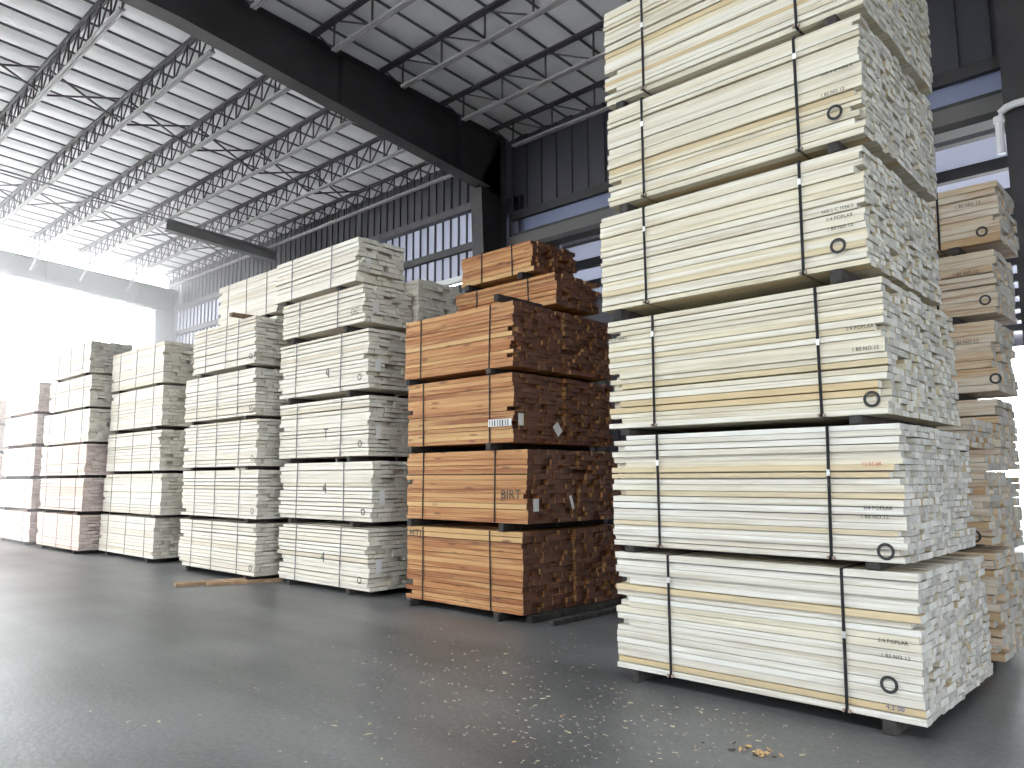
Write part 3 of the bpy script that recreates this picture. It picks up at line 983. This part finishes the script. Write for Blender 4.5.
for k, (a, n, h_, yy) in enumerate(((-26.2, 5, .78, 6.3), (-29.9, 5, .75, 6.2), (-34.0, 4, .8, 6.2))):
    for i in range(n):
        z0 = i * (h_ + .08) + .09
        bundle('lumber_bundle', 'hazy pale bundle of the %s stack left of orange, %s' % (['fifth', 'sixth', 'seventh'][k], tier_word(i, n)), 'hazy far bundles',
               a, a + 3.0, yy, yy + .93, z0, z0 + h_ - .01, 'pink', 10, (a + .6, a + 2.4), 'strap_grey', joined=True, gap=.07)
        for bx, nm in ((a + .4, 'left'), (a + 2.6, 'right')):
            bolster(bx, yy + .03, yy + .9, z0 - .09 if i else 0, z0, 'dark bolster, %s end, under %s bundle of %s stack left of orange' % (nm, 'bottom' if i == 0 else ORD[i], ['fifth', 'sixth', 'seventh'][k]))

# ---- stacks behind the nearest one, at the right edge
rb1 = [(-4.1, -1.66, 8.0, .10, 1.03), (-4.1, -1.68, 8.0, 1.10, 1.90), (-4.1, -1.79, 8.0, 1.97, 2.24)]
RT = []
for i, (a, e, y, z0, z1) in enumerate(rb1):
    t = bundle('lumber_bundle', 'brown-streaked bundle, low stack behind the tall nearest one, %s' % tier_word(i, 3), 'brown-streaked bundles',
               a, e, y, y + .93, z0, z1, 'knotty', (13, 12, 5)[i], (a + .6, e - .5), wmin=.1, wmax=.2, rag=.03, gap=.06)
    RT.append(t)
    zb0 = rb1[i - 1][4] if i else 0.0
    for bx, nm in ((a + .3, 'left'), (e - .3, 'right')):
        bolster(bx, y + .03, y + .9, zb0, z0, 'dark bolster, %s end, under the %s bundle of the low brown-streaked stack' % (nm, 'bottom' if i == 0 else ORD[i]))
on_front(RT[1], RING, 'ring_mark', -1.83, 1.17, 8.0)
rb2 = [(-4.2, -1.9, .09, .86), (-4.2, -1.88, .94, 1.70), (-4.2, -1.86, 1.78, 2.53), (-4.2, -1.82, 2.61, 3.38), (-4.2, -1.77, 3.455, 4.15), (-4.2, -1.70, 4.235, 4.91)]
for i, (a, e, z0, z1) in enumerate(rb2):
    t = bundle('lumber_bundle', 'tan bundle, farther tall stack behind the nearest one, %s' % tier_word(i, 6), 'tan bundles at the right edge',
               a, e, 9.5, 10.43, z0, z1, 'knotty', 9, (a + .6, e - .6), wmin=.1, wmax=.2, rag=.02, gap=.05)
    if i >= 3:
        on_front(t, RING, 'ring_mark', (-1.86, -1.9, -1.88)[i - 3], (2.74, 3.6, 4.36)[i - 3], 9.5)
        lettering(t, '1 BS NO 12', e - .3, z1 - .22, 9.5, .05)
    zb0 = rb2[i - 1][3] if i else 0.0
    for bx, nm in ((a + .3, 'left'), (e - .45, 'right')):
        bolster(bx, 9.47, 10.4, zb0, z0, 'dark bolster at the %s end under the %s bundle of the tan right stack' % (nm, 'bottom' if i == 0 else ORD[i]))

# ------------------------------------------------------------------ litter on the floor
def chip_mesh(nm, m, n=5):
    c = MB()
    pts = []
    for k in range(n):
        a = 2 * math.pi * k / n + random.uniform(-.3, .3)
        rr = random.uniform(.6, 1)
        pts.append((rr * math.cos(a), rr * .45 * math.sin(a)))
    c.prism([(x_, y_, random.uniform(0, .1)) for x_, y_ in pts], [(x_ * .9, y_ * .9, random.uniform(.2, .38)) for x_, y_ in pts])
    return c.mesh(nm, m)


def litter_spot():
    r_ = random.random()
    if r_ < .55:
        u, v = random.gauss(600, 130), random.gauss(715, 32)
    elif r_ < .8:
        u, v = random.gauss(470, 90), random.gauss(650, 30)
    else:
        u, v = random.uniform(100, 1000), 580 + 190 * random.random() ** 1.3
    return u, v


def free_of_stacks(p):
    if -4.4 < p.x < -1.3 and p.y > 5.5:
        return False
    if p.x < -5.6 and p.y > 6.1:
        return False
    return p.y > .6


cm = [chip_mesh('wood_chip', M[k]) for k in ('chip', 'chip', 'chip_tan', 'chip')] + [chip_mesh('wood_chip', M['chip_dark'])]
n = 0
while n < 110:
    u, v = litter_spot()
    if v < 575 or v > 790:
        continue
    p = floor_at(u, v)
    if not free_of_stacks(p):
        continue
    o = link('wood_chip', random.choice(cm), None, (p.x, p.y, 0))
    s_ = .012 + .026 * random.random() ** 2
    o.scale = (s_, s_, s_ * .4)
    o.rotation_euler.z = random.uniform(0, 6.28)
    hue = {'pale_wood_chip': 'pale', 'tan_wood_chip': 'tan', 'dark_bark': 'dark'}[o.data.materials[0].name]
    where = ('in the open left of the aisle' if u < 300 else 'before the orange stack' if (v < 665 and u < 620) else
             'before the nearest stack' if u > 640 else 'at the lower middle of the aisle')
    tag(o, '%s loose wood splinter on the concrete floor %s' % (hue, where), 'wood chip', '%s wood splinters %s' % (hue, where))
    n += 1
fine = MB()
n = 0
while n < 420:
    u, v = litter_spot()
    if v < 560 or v > 800:
        continue
    p = floor_at(u, v)
    if not free_of_stacks(p):
        continue
    a, s_ = random.uniform(0, 6.28), random.uniform(.003, .008)
    d_ = Vector((math.cos(a), math.sin(a), 0)) * s_ * random.uniform(1, 2)
    e_ = Vector((-math.sin(a), math.cos(a), 0)) * s_ * .5
    fine.prism([p + d_, p + e_, p - d_, p - e_], [p + d_ + Vector((0, 0, .003)), p + e_ + Vector((0, 0, .003)), p - d_ + Vector((0, 0, .003)), p - e_ + Vector((0, 0, .003))])
    n += 1
tag(fine.build('sawdust_litter', M['chip']), 'fine pale sawdust crumbs scattered over the aisle floor', 'sawdust', kind='stuff')
# brown bark clump near the bottom edge
pc = floor_at(757, 753)
t = link('bark_clump', None, None, (pc.x, pc.y, 0))
tag(t, 'clump of brown and tan bark pieces on the floor before the nearest stack', 'bark')
for k in range(26):
    o = link('bark_piece', cm[2] if k % 3 else cm[4], t, (random.gauss(0, .085), random.gauss(0, .04), random.uniform(0, .01)))
    s_ = random.uniform(.016, .036)
    o.scale = (s_, s_, s_)
    o.rotation_euler = (random.uniform(-.3, .3), random.uniform(-.3, .3), random.uniform(0, 6.28))

# ------------------------------------------------------------------ haze volume added for the glare that washes out the open end
m = bpy.data.materials.new('glare_haze')
m.use_nodes = True
nt = m.node_tree
nt.nodes.remove(nt.nodes['Principled BSDF'])
vs = nt.nodes.new('ShaderNodeVolumeScatter')
vs.inputs['Color'].default_value = (.97, .97, 1, 1)
vs.inputs['Density'].default_value = .055
vs.inputs['Anisotropy'].default_value = .35
nt.links.new(vs.outputs[0], nt.nodes['Material Output'].inputs['Volume'])
hz = MB().box(-75, -20.5, -30, 30, .02, 9.9).build('glare_haze', m)
tag(hz, 'added haze volume standing in for glare at the open end of the shed', 'haze', kind='stuff')
